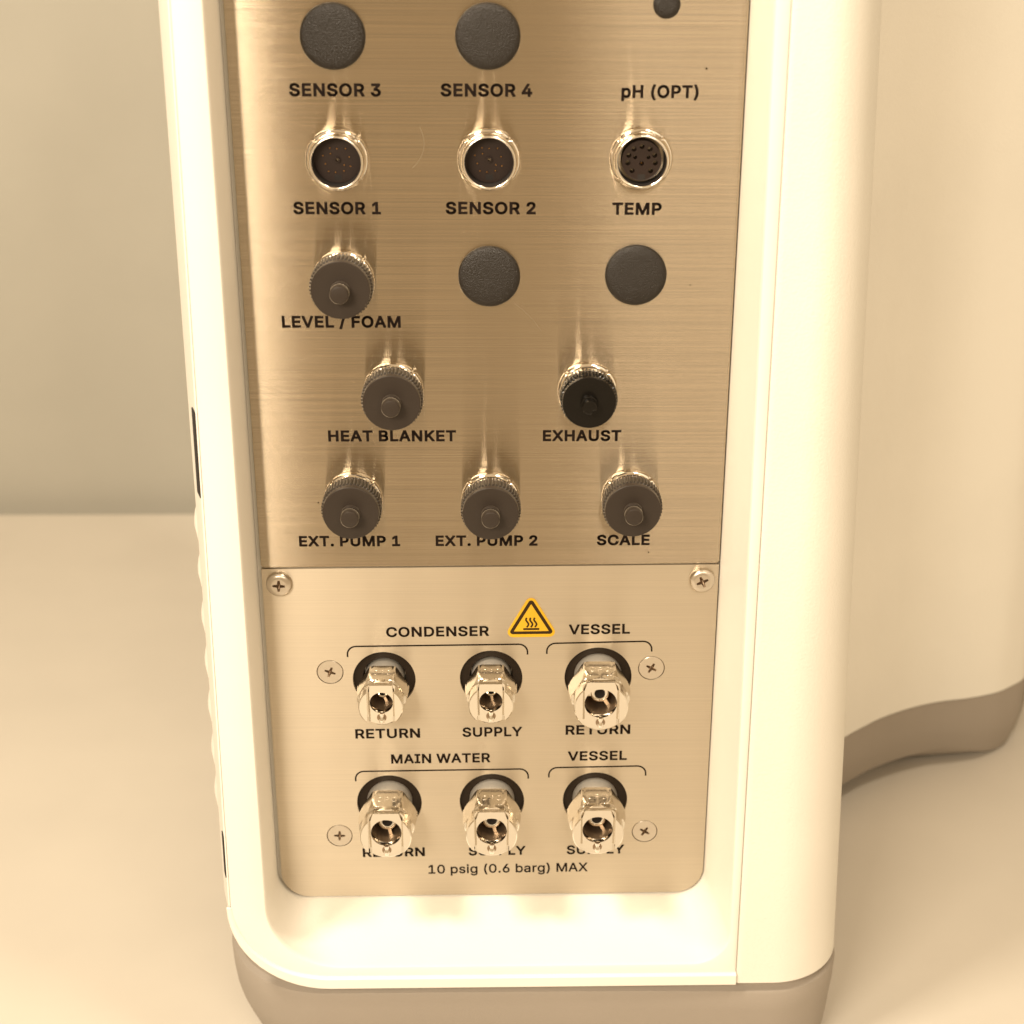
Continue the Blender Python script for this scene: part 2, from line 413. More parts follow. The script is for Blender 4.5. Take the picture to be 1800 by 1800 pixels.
# ------------------------------------------------------------------ lettering (vector glyphs, cap height 509 units)
GL = {'S':(447,[[[224,-9,188,-7,156,-1,128,9,102,23,81,40,64,60,51,83,42,109,38,137,104,137,108,118,114,102,123,88,136,76,150,66,166,59,224,49,246,50,267,54,286,60,303,69,317,79,329,92,338,106,344,122,346,139,344,154,340,168,332,179,296,205,245,222,184,239,145,253,112,269,86,289,67,313,56,341,52,372,54,400,62,425,75,448,92,468,113,484,138,498,165,508,195,514,227,516,259,514,289,508,316,498,340,484,360,468,377,449,390,427,398,403,401,378,337,378,332,402,320,421,302,437,280,449,254,456,225,459,204,457,185,454,167,448,152,440,139,430,129,418,121,405,117,391,115,376,117,359,122,345,131,334,169,308,212,293,264,279,312,264,359,238,395,198,402,180,407,161,408,139,406,112,399,87,386,64,370,43,349,25,323,11,294,0,261,-7]]]),
'E':(419,[[[60,0,60,509,372,509,372,452,125,452,125,286,355,286,355,229,125,229,125,57,375,57,375,0]]]),
'N':(523,[[[60,0,60,509,136,509,343,183,363,151,388,107,403,76,401,108,399,157,399,195,399,509,463,509,463,0,387,0,202,290,177,331,148,381,120,431,122,384,124,328,125,291,125,0]]]),
'O':(533,[[[267,-7,241,-6,217,-2,194,5,171,13,150,25,131,39,113,55,97,73,82,93,70,115,59,140,51,166,45,193,41,223,40,254,41,285,45,315,51,343,59,369,70,393,82,415,97,436,113,454,131,470,150,484,171,495,194,504,217,510,241,514,267,516,293,514,317,510,340,504,363,495,384,484,403,470,421,454,437,436,451,415,464,393,474,369,482,343,488,315,492,285,493,254,492,223,488,193,482,166,474,140,464,115,451,93,437,73,421,55,403,39,384,25,363,13,340,5,317,-2,293,-6],[267,53,296,55,324,63,349,76,372,94,392,116,408,144,420,176,428,213,430,254,428,295,420,332,408,365,392,392,372,415,349,433,324,446,296,453,267,456,237,453,210,445,184,433,161,415,142,392,125,364,113,332,106,295,103,254,106,213,113,176,125,144,142,117,161,94,184,76,210,63,237,55]]]),
'R':(449,[[[60,0,60,509,236,509,273,506,305,500,333,489,356,473,376,455,390,433,401,408,407,381,409,352,407,323,401,296,390,271,376,250,356,232,333,217,305,206,273,200,236,198,125,198,125,0],[125,255,234,255,258,256,280,260,298,267,313,276,325,287,334,300,340,316,344,333,345,352,344,371,340,389,334,405,325,419,313,430,298,440,279,446,258,451,233,452,125,452]],[[353,0,230,229,303,229,428,0]]]),
'1':(453,[[[76,0,76,55,391,55,391,0]],[[276,509,276,0,212,0,212,448,86,358,86,427,198,509]]]),
'2':(453,[[[64,0,64,47,234,229,282,282,311,327,320,371,319,389,315,405,308,419,298,431,287,441,273,449,224,460,205,458,188,454,172,447,159,438,148,427,139,413,132,398,128,381,127,362,66,362,68,391,75,418,86,442,102,464,121,482,143,496,168,507,196,513,225,516,254,513,281,507,306,497,328,482,346,465,361,445,372,423,379,398,381,372,371,318,336,259,267,180,153,60,389,57,389,0]]]),
'3':(453,[[[218,-7,188,-5,159,1,133,10,108,22,88,38,70,57,57,79,48,104,44,132,109,132,112,115,118,100,126,87,137,76,150,66,165,59,219,50,275,61,291,69,304,80,315,93,323,108,328,125,329,145,328,163,323,180,316,196,306,211,292,223,275,234,254,241,229,246,201,248,157,248,157,299,288,448,70,452,70,509,372,509,372,461,221,289,247,290,279,286,308,276,333,262,354,244,371,222,383,198,391,173,393,145,390,116,383,90,370,66,354,45,333,27,309,12,281,2,251,-5]]]),
'4':(453,[[[40,105,40,158,247,509,311,509,109,166,413,163,413,105]],[[282,0,282,121,282,146,282,318,343,318,343,0]]]),
'p':(424,[[[53,-143,53,379,112,379,112,319,137,346,171,373,188,379,207,383,229,384,259,382,287,374,313,361,335,342,354,320,370,293,381,261,388,227,390,189,388,151,381,116,370,84,355,57,336,34,313,16,288,3,260,-6,229,-8,208,-7,189,-3,173,4,138,31,118,59,114,-143],[220,47,242,49,262,55,279,66,294,80,306,97,316,117,323,139,327,163,328,189,327,215,323,239,316,261,307,281,295,298,280,311,262,322,243,328,220,330,198,328,178,322,161,312,147,299,134,282,125,263,118,241,114,216,113,189,114,162,118,138,125,115,135,95,147,78,162,65,179,55,198,49]]]),
'H':(517,[[[60,0,60,509,125,509,125,289,392,289,392,509,457,509,457,0,392,0,392,232,125,232,125,0]]]),
'(':(273,[[[89,207,101,324,132,441,177,539,236,539,191,428,161,313,151,207,160,115,188,16,236,-96,177,-96,160,-66,145,-36,132,-6,121,24,111,55,103,85,97,116,93,146,90,176]]]),
'P':(445,[[[60,0,60,509,235,509,272,506,305,499,332,487,356,471,375,452,390,430,400,404,407,377,409,348,407,318,400,291,390,265,375,243,356,223,332,207,305,195,272,188,235,186,125,186,125,0],[125,242,233,242,257,244,279,248,297,256,312,266,324,279,333,294,339,310,343,328,344,348,343,367,339,385,333,402,324,416,312,428,297,439,279,446,257,451,232,452,125,452]]]),
'T':(449,[[[32,452,32,509,417,509,417,452,257,452,257,0,193,0,193,452]]]),
')':(273,[[[37,-96,86,18,113,116,122,207,112,313,82,428,37,539,97,539,142,441,173,323,184,207,183,176,180,145,176,115,170,84,161,53,152,23,140,-7,127,-37,113,-67,97,-96]]]),
'M':(628,[[[60,0,60,509,152,509,277,187,287,159,299,123,311,84,315,73,318,83,330,121,342,158,352,187,476,509,568,509,568,0,504,0,504,291,504,327,505,369,506,413,507,436,498,409,482,363,467,322,456,291,342,0,286,0,170,291,159,321,145,361,129,408,120,435,120,416,121,372,122,328,122,291,122,0]]]),
'L':(393,[[[60,0,60,509,125,509,125,57,361,57,361,0]]]),
'V':(480,[[[204,0,16,509,84,509,192,206,215,137,241,52,267,138,290,206,395,509,463,509,278,0]]]),
'/':(249,[[[235,533,71,-76,14,-76,178,533]]]),
'F':(410,[[[60,0,60,509,369,509,369,452,125,452,125,278,346,278,346,221,125,221,125,0]]]),
'A':(480,[[[16,0,201,509,276,509,463,0,395,0,287,302,264,372,239,456,213,371,191,302,85,0]],[[110,142,110,199,370,199,370,142]]]),
'B':(456,[[[60,0,60,509,241,509,274,507,304,501,329,491,350,477,367,461,381,442,390,421,396,398,398,374,397,353,393,336,387,320,356,286,315,267,331,260,347,254,363,245,378,234,391,220,402,203,411,184,416,161,418,136,416,111,410,88,400,67,386,48,368,31,344,18,317,8,284,2,247,0],[125,57,245,57,281,60,309,67,330,80,344,96,353,115,355,137,354,153,350,169,342,184,333,197,320,209,306,218,289,225,269,229,248,231,125,231],[125,285,238,285,288,296,302,304,314,314,323,326,330,340,335,355,336,372,333,393,326,412,313,429,294,442,270,449,240,452,125,452]]]),
'K':(467,[[[104,145,104,216,139,261,174,303,212,344,364,509,448,509,231,276]],[[60,0,60,509,125,509,125,334,124,225,125,193,125,0]],[[372,0,188,259,228,309,449,0]]]),
'X':(474,[[[18,0,200,260,29,509,104,509,178,400,204,361,223,329,238,302,252,329,272,361,298,400,374,509,446,509,276,263,456,0,382,0,292,129,268,165,250,195,237,218,225,196,206,166,182,129,91,0]]]),
'U':(517,[[[259,-8,220,-6,186,2,154,15,126,33,103,55,85,80,71,108,63,140,60,173,60,509,124,509,124,178,126,155,132,133,141,113,153,95,169,80,187,68,208,59,232,53,259,52,285,53,309,59,331,68,349,80,364,95,377,113,385,133,391,155,393,178,393,509,457,509,457,173,454,140,446,108,433,80,414,55,391,33,363,15,332,2,297,-6]]]),
'.':(188,[[[95,-4,83,-3,73,1,63,9,55,18,51,29,50,41,51,53,55,64,63,73,73,81,83,85,95,87,107,85,118,81,128,73,135,64,140,53,141,41,140,29,135,18,128,9,118,1,107,-3]]]),
'C':(510,[[[267,-7,242,-6,217,-2,194,5,171,13,150,25,131,39,113,55,97,73,82,93,70,115,59,140,51,166,45,193,41,223,40,254,41,285,45,315,51,343,59,369,70,393,82,415,97,436,113,454,131,470,150,484,171,495,194,504,217,510,242,514,267,516,340,504,362,496,383,485,402,471,419,456,435,438,448,418,459,397,467,373,473,348,408,348,389,395,357,428,315,449,267,456,237,453,209,445,184,432,161,414,141,391,125,364,113,332,106,295,103,254,106,213,113,177,125,145,141,117,161,94,184,76,210,63,237,56,267,53,315,60,357,81,389,114,408,160,473,160,467,135,459,112,448,91,435,71,420,53,402,38,383,24,363,13,341,5,317,-2,293,-6]]]),
'D':(502,[[[219,0,96,0,96,57,215,57,254,60,288,68,318,81,343,99,363,122,379,149,390,181,397,216,399,255,397,294,390,329,379,361,364,388,344,410,320,428,291,441,258,449,221,452,93,452,93,509,225,509,254,507,281,504,307,498,331,489,353,478,385,455,412,426,433,391,444,367,451,342,457,315,460,286,462,255,460,224,457,195,451,168,443,142,433,119,421,97,406,77,390,60,371,44,351,31,328,20,303,11,277,5,249,1]],[[125,509,125,0,60,0,60,509]]]),
'W':(686,[[[155,0,16,509,82,509,163,196,175,145,187,94,193,61,200,94,211,145,224,196,306,509,380,509,462,196,474,145,486,94,492,62,499,94,510,145,523,196,603,509,670,509,530,0,455,0,368,323,351,391,343,437,335,395,318,323,230,0]]]),
'I':(300,[[[31,0,31,57,118,57,118,452,31,452,31,509,269,509,269,452,183,452,183,57,269,57,269,0]]]),
'Y':(472,[[[203,0,203,208,16,509,91,509,192,344,222,292,237,260,251,293,280,344,381,509,455,509,268,208,268,0]]]),
's':(365,[[[182,-8,157,-7,133,-3,112,3,93,12,76,24,62,38,50,54,41,73,36,94,94,107,101,87,111,72,124,60,141,52,160,47,181,45,206,47,227,53,244,62,258,74,265,88,268,103,266,115,262,126,254,136,243,144,229,150,212,155,149,170,118,180,92,192,72,208,58,227,50,249,47,274,49,295,55,314,65,332,79,347,95,360,115,370,137,378,161,383,187,384,212,383,234,379,254,372,271,363,286,352,299,339,324,290,268,277,262,291,254,304,243,316,228,325,210,331,187,333,166,331,147,326,131,317,119,305,111,292,109,277,110,264,115,253,124,243,172,223,229,209,261,200,287,187,306,171,320,153,328,131,331,107,329,85,323,65,312,47,298,31,281,18,260,6,236,-2,210,-7]]]),
'i':(167,[[[53,0,53,379,114,379,114,0]],[[84,443,73,444,63,448,54,455,47,463,43,472,41,483,43,494,47,504,54,512,63,518,73,522,84,524,95,522,105,518,114,512,121,504,125,494,126,483,125,472,121,463,114,455,105,448,95,444]]]),
'g':(425,[[[207,-151,180,-149,156,-146,134,-140,82,-110,51,-69,101,-41,122,-66,154,-88,207,-97,236,-95,261,-87,282,-75,298,-58,308,-34,311,-6,311,68,287,41,252,16,236,10,217,6,195,5,165,7,138,14,113,27,90,43,71,65,55,90,43,120,36,154,34,191,36,229,43,263,55,293,71,320,90,342,112,361,138,374,166,382,196,384,218,383,237,379,253,373,288,346,308,319,313,379,372,379,372,-9,370,-40,363,-67,350,-90,334,-109,314,-124,291,-136,265,-144,237,-149],[205,59,227,61,246,66,264,75,278,87,290,103,300,121,307,142,311,166,312,193,311,219,307,242,300,264,291,283,279,299,264,312,247,322,227,328,205,330,182,328,163,322,145,312,130,298,118,282,109,262,102,241,98,218,96,193,98,167,102,144,109,123,118,104,131,88,145,76,163,66,183,61]]]),
'0':(453,[[[227,-7,191,-3,158,7,130,24,105,48,85,77,69,113,61,138,55,164,51,192,49,222,48,254,49,286,51,316,55,344,61,370,69,395,85,431,106,461,130,484,159,502,191,512,227,516,262,512,295,502,323,484,348,461,368,431,384,395,392,370,398,344,402,316,404,286,405,254,404,222,402,192,398,164,392,138,384,113,368,77,348,48,323,24,295,7,263,-3],[227,50,250,52,271,60,290,74,306,92,320,116,330,144,338,176,342,213,344,254,342,295,338,332,330,365,320,393,306,416,290,435,271,449,250,457,227,460,203,457,182,449,163,435,147,416,134,393,123,365,115,332,111,295,109,254,111,213,115,176,123,144,134,116,147,92,163,74,182,60,203,52]]]),
'6':(453,[[[226,-7,196,-4,168,3,142,15,119,31,100,51,84,74,73,101,66,130,64,162,65,187,71,212,80,239,137,340,252,509,322,509,173,293,196,307,235,314,265,312,291,305,316,295,337,280,355,262,370,240,380,215,387,187,389,157,387,127,379,98,368,73,352,50,333,30,310,14,284,3,257,-4],[226,48,245,50,263,55,279,63,293,73,304,86,314,101,322,119,326,137,327,157,326,178,322,196,314,213,304,228,293,241,279,251,263,259,245,264,226,265,207,264,190,259,174,252,160,241,148,229,138,214,131,197,126,179,125,158,126,138,131,119,138,102,148,86,160,73,174,63,190,55,207,50]]]),
'b':(424,[[[229,-8,208,-7,189,-3,172,4,138,31,118,59,112,0,53,0,53,509,114,509,114,319,137,346,171,373,188,379,207,383,229,384,259,382,287,374,313,361,335,342,354,320,370,293,381,261,388,227,390,189,388,151,381,116,370,84,355,57,336,34,313,16,288,3,260,-6],[220,47,242,49,262,55,279,66,294,80,306,97,316,117,323,139,327,163,328,189,327,215,323,239,316,261,307,281,295,298,280,311,262,322,243,328,220,330,198,328,178,322,161,312,147,299,134,282,125,263,118,241,114,216,113,189,114,162,118,138,125,115,135,95,147,78,162,65,179,55,198,49]]]),
'a':(389,[[[160,-9,137,-7,115,-3,94,5,76,15,60,29,48,45,38,63,32,84,30,108,32,128,36,146,43,161,53,174,64,184,78,193,125,211,178,220,234,227,265,235,271,240,274,246,276,255,267,297,240,322,196,331,149,322,118,301,100,274,41,291,51,313,64,331,79,346,95,358,114,368,133,375,194,384,239,379,286,360,300,350,312,336,322,320,330,301,335,278,337,251,337,0,277,0,277,52,252,25,215,1],[170,45,192,47,211,51,228,59,242,68,254,80,263,93,270,108,274,122,276,138,276,190,259,182,231,176,200,171,175,168,134,159,103,139,97,130,93,118,92,105,102,72,130,52]]]),
'r':(259,[[[53,0,53,379,112,379,112,321,124,339,137,354,152,367,171,377,191,383,213,385,229,384,243,384,243,322,230,324,207,326,190,324,174,321,159,315,146,306,135,296,126,284,119,269,115,254,114,237,114,0]]]),
'G':(520,[[[269,-7,242,-6,217,-2,193,5,171,14,149,25,130,39,112,55,96,73,82,93,69,116,59,140,51,166,45,194,41,223,40,254,41,285,45,315,51,343,59,369,69,393,82,415,96,436,112,454,129,470,149,484,170,495,192,504,215,510,239,514,265,516,291,514,316,510,340,504,363,494,384,483,403,469,421,453,436,436,449,416,460,395,468,373,474,349,408,349,387,393,356,427,315,448,265,456,236,453,209,445,183,432,160,414,141,392,125,364,113,332,106,295,103,254,106,213,113,177,125,145,141,117,161,95,184,76,210,63,238,56,269,53,296,55,322,61,345,71,365,85,382,102,396,123,407,147,413,173,415,199,283,199,283,256,478,256,478,200,475,160,466,124,451,91,431,62,406,38,377,19,344,5,308,-4]]])}
def text_mesh(body, width, cap, thick, m, grow=26, name='lettering'):
    """printed word: the glyph outlines filled, then thickened by a stroke of +-grow round every edge"""
    x = 0; groups = []
    for ch in body:
        if ch == ' ': x += 195; continue
        adv, gs_ = GL[ch]
        for g in gs_: groups.append([[Vector((fl[i]+x, fl[i+1])) for i in range(0, len(fl), 2)] for fl in g])
        x += adv + 1.7*grow - 12
    al = [p for g in groups for l in g for p in l]
    x0 = min(p.x for p in al)-grow; x1 = max(p.x for p in al)+grow
    sx = width/(x1-x0); sz = cap/(509.0+2*grow)
    tr = lambda p: ((p.x-x0)*sx, (p.y+grow)*sz)
    mb = MB()
    def flat(poly, lift):
        pts = [tr(p) for p in poly]
        mb.add([(a, -thick-lift, c) for a, c in pts], [tuple(range(len(pts)))])
    for gi, g in enumerate(groups):
        pm_ = prism([tr(p) for p in g[0]], [[tr(p) for p in l] for l in g[1:]], thick, 0, False); mb.add(pm_.v, pm_.f)
        if grow < 1: continue
        for l in g:
            k = len(l)
            for i in range(k):
                p, q = l[i], l[(i+1) % k]
                d = (q-p).normalized(); nrm = Vector((-d.y, d.x))*grow
                turn = []
                for u, v in ((l[i]-l[i-1], q-p), (q-p, l[(i+2) % k]-q)):
                    turn.append(math.degrees(u.angle(v)) if u.length > 0 and v.length > 0 else 0)
                e0, e1 = [grow if 55 < t < 105 else 0 for t in turn]
                a, c = p-d*e0, q+d*e1
                flat([a+nrm, a-nrm, c-nrm, c+nrm], 0.002+0.0007*(i % 3))
                if not e0: flat([p+Vector((grow*math.cos(t*math.pi/4), grow*math.sin(t*math.pi/4))) for t in range(8)], 0.005)
    return mb.mesh(name, m, 0)
WORDS = [('SENSOR 3', -62.6, -35.8, -92.5), ('SENSOR 4', -18.3, 8.6, -92.4), ('pH (OPT)', 34.8, 57.6, -92.6),
         ('SENSOR 1', -63.2, -36.9, -127.6), ('SENSOR 2', -17.4, 9.8, -127.5), ('TEMP', 32.9, 47.9, -127.6),
         ('LEVEL / FOAM', -68.6, -31.9, -163.3), ('HEAT BLANKET', -56.0, -15.3, -201.2), ('EXHAUST', 12.4, 37.5, -201.2),
         ('EXT. PUMP 1', -67.1, -34.1, -238.1), ('EXT. PUMP 2', -22.5, 10.9, -238.1), ('SCALE', 30.4, 47.8, -238.0)]
WLOW = [('CONDENSER', -39.7, -5.2, -271.8), ('VESSEL', 21.6, 42.2, -271.1), ('RETURN', -51.5, -29.2, -311.3), ('SUPPLY', -14.6, 6.0, -310.9),
        ('RETURN', 21.0, 43.4, -310.3), ('MAIN WATER', -39.5, -5.1, -321.5), ('VESSEL', 21.9, 42.5, -320.8), ('RETURN', -50.7, -28.6, -360.4),
        ('SUPPLY', -13.0, 7.3, -360.1), ('SUPPLY', 22.0, 42.5, -359.9), ('10 psig (0.6 barg) MAX', -27.5, 29.6, -367.8)]
for words, par, rot in ((WORDS, upper, 0), (WLOW, lower, -RT)):
    for w, xa, xb, z in words:
        part('lettering', text_mesh(w, xb-xa, 3.78, 0.04, 'ink', (30 if par is upper else 25) if w[0] != '1' else 15), (xa, -0.005, z), par, 'black printed word %s' % w, rot)
def stroke(path, w, q0, q1):
    """flat ribbon of width w along a 2-D path"""
    l, r = [], []
    for i, p in enumerate(path):
        a = path[max(0, i-1)]; b = path[min(len(path)-1, i+1)]
        d = Vector((b[0]-a[0], b[1]-a[1])).normalized()
        l.append((p[0]-d.y*w/2, p[1]+d.x*w/2)); r.append((p[0]+d.y*w/2, p[1]-d.x*w/2))
    mb = MB()
    n = len(path)
    mb.v = [(x, -q0, z) for x, z in l+r] + [(x, -q1, z) for x, z in l+r]
    for i in range(n-1):
        mb.f.append((i, i+1, n+i+1, n+i))
        mb.f.append((i, i+1, 2*n+i+1, 2*n+i)); mb.f.append((n+i, n+i+1, 3*n+i+1, 3*n+i))
    mb.f += [(0, n, 3*n, 2*n), (n-1, 2*n-1, 4*n-1, 3*n-1)]
    return mb
for x0, x1, zl, zr in ((-53.0, 7.7, -275.3, -274.7), (14.2, 49.7, -274.5, -273.8), (-52.1, 8.1, -324.6, -324.0), (15.3, 49.2, -323.6, -323.1)):
    W = x1-x0; r = 3.0
    path = [(0, -4.0), (0, -r)] + [(r-r*math.cos(a), -r+r*math.sin(a)) for a in [math.pi/2*i/8 for i in range(1, 9)]]
    path += [(lerp(r, W-r, i/6), 0) for i in range(1, 6)]
    path += [(W-r+r*math.sin(a), -r+r*math.cos(a)) for a in [math.pi/2*i/8 for i in range(0, 9)]] + [(W, -4.0)]
    part('bracket_line', stroke(path, 0.55, 0.03, 0.0).mesh('bracket_line', 'ink', 0), (x0, -0.01, zl), lower, None, -math.atan2(zr-zl, W))

# hairline scratches and specks left by use
for cx, cz, r, a0, a1 in ((-33, -106, 9.5, -0.9, 0.5), (-14, -180, 30, 0.55, 0.95), (28, -128, 20, 1.0, 1.25)):
    part('scratch', stroke([(cx+r*math.cos(lerp(a0, a1, i/10)), cz+r*math.sin(lerp(a0, a1, i/10))) for i in range(11)], 0.055, 0.012, 0.0).mesh('scratch', 'scratch_steel', 0), (0, -0.002, 0), upper)
for x, z, r in ((59.6, -84.0, 0.32), (57.5, -149.5, 0.2), (47.5, -240.6, 0.25), (-60.2, -222.5, 0.25)):
    part('speck', prism(circle(r, 7), [], 0.03, 0.0).mesh('speck', 'sticker_ink', 0), (x, -0.002, z), upper)

# warning sticker
def rtri(s, h, r, n=6):
    """rounded triangle, base s, height h, foot on z = 0"""
    c = [Vector((-s/2, 0)), Vector((s/2, 0)), Vector((0, h))]; pts = []
    for i in range(3):
        p = c[i]; a = (c[i-1]-p).normalized(); b = (c[(i+1) % 3]-p).normalized()
        half = math.acos(max(-1, min(1, a.dot(b))))/2
        t = r/math.tan(half); cen = p + (a+b).normalized()*(r/math.sin(half))
        s0 = p + a*t - cen; s1 = p + b*t - cen
        a0 = math.atan2(s0.y, s0.x); a1 = math.atan2(s1.y, s1.x)
        while a1 < a0: a1 += 2*math.pi
        for j in range(n+1):
            an = lerp(a0, a1, j/n); pts.append((cen.x+r*math.cos(an), cen.y+r*math.sin(an)))
    return pts
sticker = part('warning_sticker', prism(rtri(18.6, 16.6, 1.9), [], 0.22, 0).mesh('warning_sticker', 'sticker_yellow', 0), (9.0, -0.01, -271.9), label='yellow triangular hot surface warning sticker between the words CONDENSER and VESSEL', rot=-RT)
o_ = [(x, z+1.15) for x, z in rtri(15.6, 13.6, 0.95)]; i_ = [(x, z+2.2) for x, z in rtri(11.8, 10.25, 0.12)]
part('black_border', prism(o_, [i_], 0.25, 0.2).mesh('black_border', 'sticker_ink', 0), (0, 0, 0), sticker)
hs = MB()
for k in range(3):
    cx = -1.35+1.35*k
    path = [(cx+0.38*math.sin(-2.3+t*4.6)*-1.0+0.0, 3.75+t*3.55) for t in [i/14 for i in range(15)]]
    path = [(cx + (-0.42*math.sin(math.pi*2*(t-0.06)))*1.0, 3.75+t*3.55) for t in [i/14 for i in range(15)]]
    path = [(cx-(x-cx), z) for x, z in path]
    b_ = stroke(path, 0.62, 0.26, 0.2); hs.add(b_.v, b_.f)
b_ = stroke([(-2.7, 3.05), (2.7, 3.05)], 0.72, 0.26, 0.2); hs.add(b_.v, b_.f)
part('heat_symbol', hs.mesh('heat_symbol', 'sticker_ink', 0), (0, 0, 0), sticker)

# ------------------------------------------------------------------ blank plugs
def plug_mesh(r, h):
    return lathe([(r, -0.2), (r, h*0.25), (r-0.15, h*0.45), (r-0.6, h*0.66), (r*0.8, h*0.86), (r*0.5, h*0.97), (0, h)], 64).mesh('blank_plug', 'pebbled_black_plastic', 60)
pm = plug_mesh(9.5, 1.9)
for x, z, l in ((-49.2, -75.3, 'pebbled black blanking plug above the word SENSOR 3'), (-4.4, -75.1, 'pebbled black blanking plug above the word SENSOR 4'),
                (-4.4, -146.8, 'pebbled black blanking plug below the word SENSOR 2'), (40.6, -146.3, 'pebbled black blanking plug below the word TEMP')):
    part('blank_plug', pm, (x, 0, z), label=l)
part('blank_plug', plug_mesh(3.95, 1.1), (47.3, 0, -65.9), label='small black blanking plug above the words pH (OPT)')

# ------------------------------------------------------------------ round sockets
def nut_fn(r, q, a, j):
    if 1 <= j <= 4:
        for c in (math.radians(47), math.radians(228), math.radians(137), math.radians(318)):
            if abs((a-c+math.pi) % (2*math.pi) - math.pi) < 0.055: return r-0.75
    return r
NUT = [(9.0, 0), (9.42, 0.25), (9.45, 1.3), (9.2, 2.1), (8.75, 2.45), (8.35, 2.3), (8.3, 1.5), (8.2, 1.5)]
nut_me = lathe(NUT, 112, nut_fn).mesh('retaining_nut', 'chrome', 50)
SHELL = [(8.25, 1.0), (8.3, 3.6), (8.2, 4.6), (7.95, 5.3), (7.65, 5.6), (7.4, 5.55), (7.25, 5.2), (7.15, 4.4)]
shell_me = lathe(SHELL, 80).mesh('shell', 'chrome', 60)
bore_me = lathe([(7.16, 4.6), (7.12, 4.4), (7.1, -4), (0, -4)], 64).mesh('bore', 'dark_gap', 50)
def holes_disc(rad, q0, q1, holes, notch):
    out = []
    n = 64
    for i in range(n):
        a = 2*math.pi*i/n
        x, z = rad*math.cos(a), rad*math.sin(a)
        if notch and abs((a-1.5*math.pi)) < 0.2: z = -rad+1.25
        out.append((x, z))
    return prism(out, [circle(r, 12, x, z) for x, z, r in holes], q0, q1, False)
pin_me = lathe([(0.3, -4), (0.3, 0.62), (0.2, 0.8), (0, 0.85)], 10).mesh('pin', 'gold', 50)
key_me = box(-1.1, 1.1, -0.05, 0.3, -1.0, 0.6).mesh('key_slot_shade', 'dark_gap', 0)  # dark box proud of the insert, in place of the notch's shade
def socket(x, z, label, female):
    o = part('sensor_socket', shell_me, (x, 0, z), label=label)
    part('retaining_nut', nut_me, (0, 0, 0), o)
    part('bore', bore_me, (0, 0, 0), o)
    part('key_slot_shade', key_me, (0, -3.6 if female else -0.6, -4.7 if female else -5.1), o)
    if female:
        hl = [(4.15*math.cos(math.radians(a)), 4.15*math.sin(math.radians(a)), 0.78) for a in (90, 55, 22, -10, -48, 125, 158, 190, 228)] + [(0, -0.9, 0.7)]
        hl += [(2.3*math.cos(math.radians(a)), 2.3*math.sin(math.radians(a))-0.2, 0.6) for a in (30, 150)]
        d = holes_disc(5.75, 3.6, -3, hl, False)
        r_ = lathe([(5.75, 3.6), (5.95, 3.7), (6.0, 3.3), (6.0, -3)], 64); d.add(r_.v, r_.f)
        part('contact_insert', d.mesh('contact_insert', 'socket_plastic', 30), (0, 0, 0), o)
        part('pin', pin_me, (0, -2.2, -0.9), o)
    else:
        d = holes_disc(7.02, 0.6, -4, [(0, 0, 0.5)], False)
        r_ = lathe([(0.5, 0.6), (0.5, 1.5), (0.85, 1.5), (0.85, 0.6)], 20); d.add(r_.v, r_.f)
        part('contact_insert', d.mesh('contact_insert', 'socket_plastic', 30), (0, 0, 0), o)
        for a, rr in ((90, 3.2), (52, 4.1), (12, 3.6), (-28, 4.3), (-62, 3.9), (-100, 3.9), (-128, 4.5), (-160, 3.8), (165, 4.4), (140, 2.6), (122, 4.0), (-40, 2.6)):
            part('pin', pin_me, (rr*math.cos(math.radians(a)), 0, rr*math.sin(math.radians(a))), o)
    return o
socket(-49.3, -110.9, 'chrome multi-pin socket above the word SENSOR 1', False)
socket(-4.2, -110.7, 'chrome multi-pin socket above the word SENSOR 2', False)
socket(41.1, -110.3, 'chrome socket with a holed black insert above the word TEMP', True)

# ------------------------------------------------------------------ capped connectors
def cap_mesh(r, teeth, ln, m):
    n = teeth*4
    def fn(rr, q, a, j):
        if 1 <= j <= 2:
            k = int(round(a/(2*math.pi)*n)) % 4
            return rr + (0.2, 0.2, -0.45, -0.45)[k]
        return rr
    pr = [(r-0.5, 0), (r, 0.15), (r, ln-2.2), (r-0.42, ln-2.0), (r-0.45, ln-0.25), (r-0.5, ln-0.1), (r-0.65, ln), (2.9, ln), (0, ln)]
    return lathe(pr, n, fn).mesh('dust_cap', m, 25)
cap_std = cap_mesh(9.4, 52, 7.4, 'black_cap_plastic')
cap_gl = cap_mesh(8.8, 48, 7.0, 'glossy_black_plastic')
knob_pr = [(2.95, 0), (2.95, 1.2), (2.8, 1.4), (2.1, 1.45), (2.1, 2.2), (2.75, 2.25), (2.9, 2.5), (2.9, 4.7), (2.6, 5.15), (2.2, 5.25), (0, 5.25)]
knob_std = lathe(knob_pr, 32).mesh('cap_stud', 'black_cap_plastic', 40)
def torn(r, q, a, j):
    return r*(1-0.45*math.exp(-((a-5.5)/0.28)**2)) if j >= 5 else r
knob_torn = lathe([(2.7, 0), (2.7, 1.2), (2.5, 1.5), (2.05, 1.6), (2.05, 2.2), (2.3, 2.4), (2.35, 4.3), (2.15, 4.6), (1.6, 4.7), (0, 4.5)], 40, torn).mesh('cap_stud', 'glossy_black_plastic', 40)
shell2 = lathe([(8.25, 1.0), (8.35, 4.6), (8.0, 5.1), (6.5, 5.1), (6.5, 6.5)], 64).mesh('shell', 'chrome', 40)
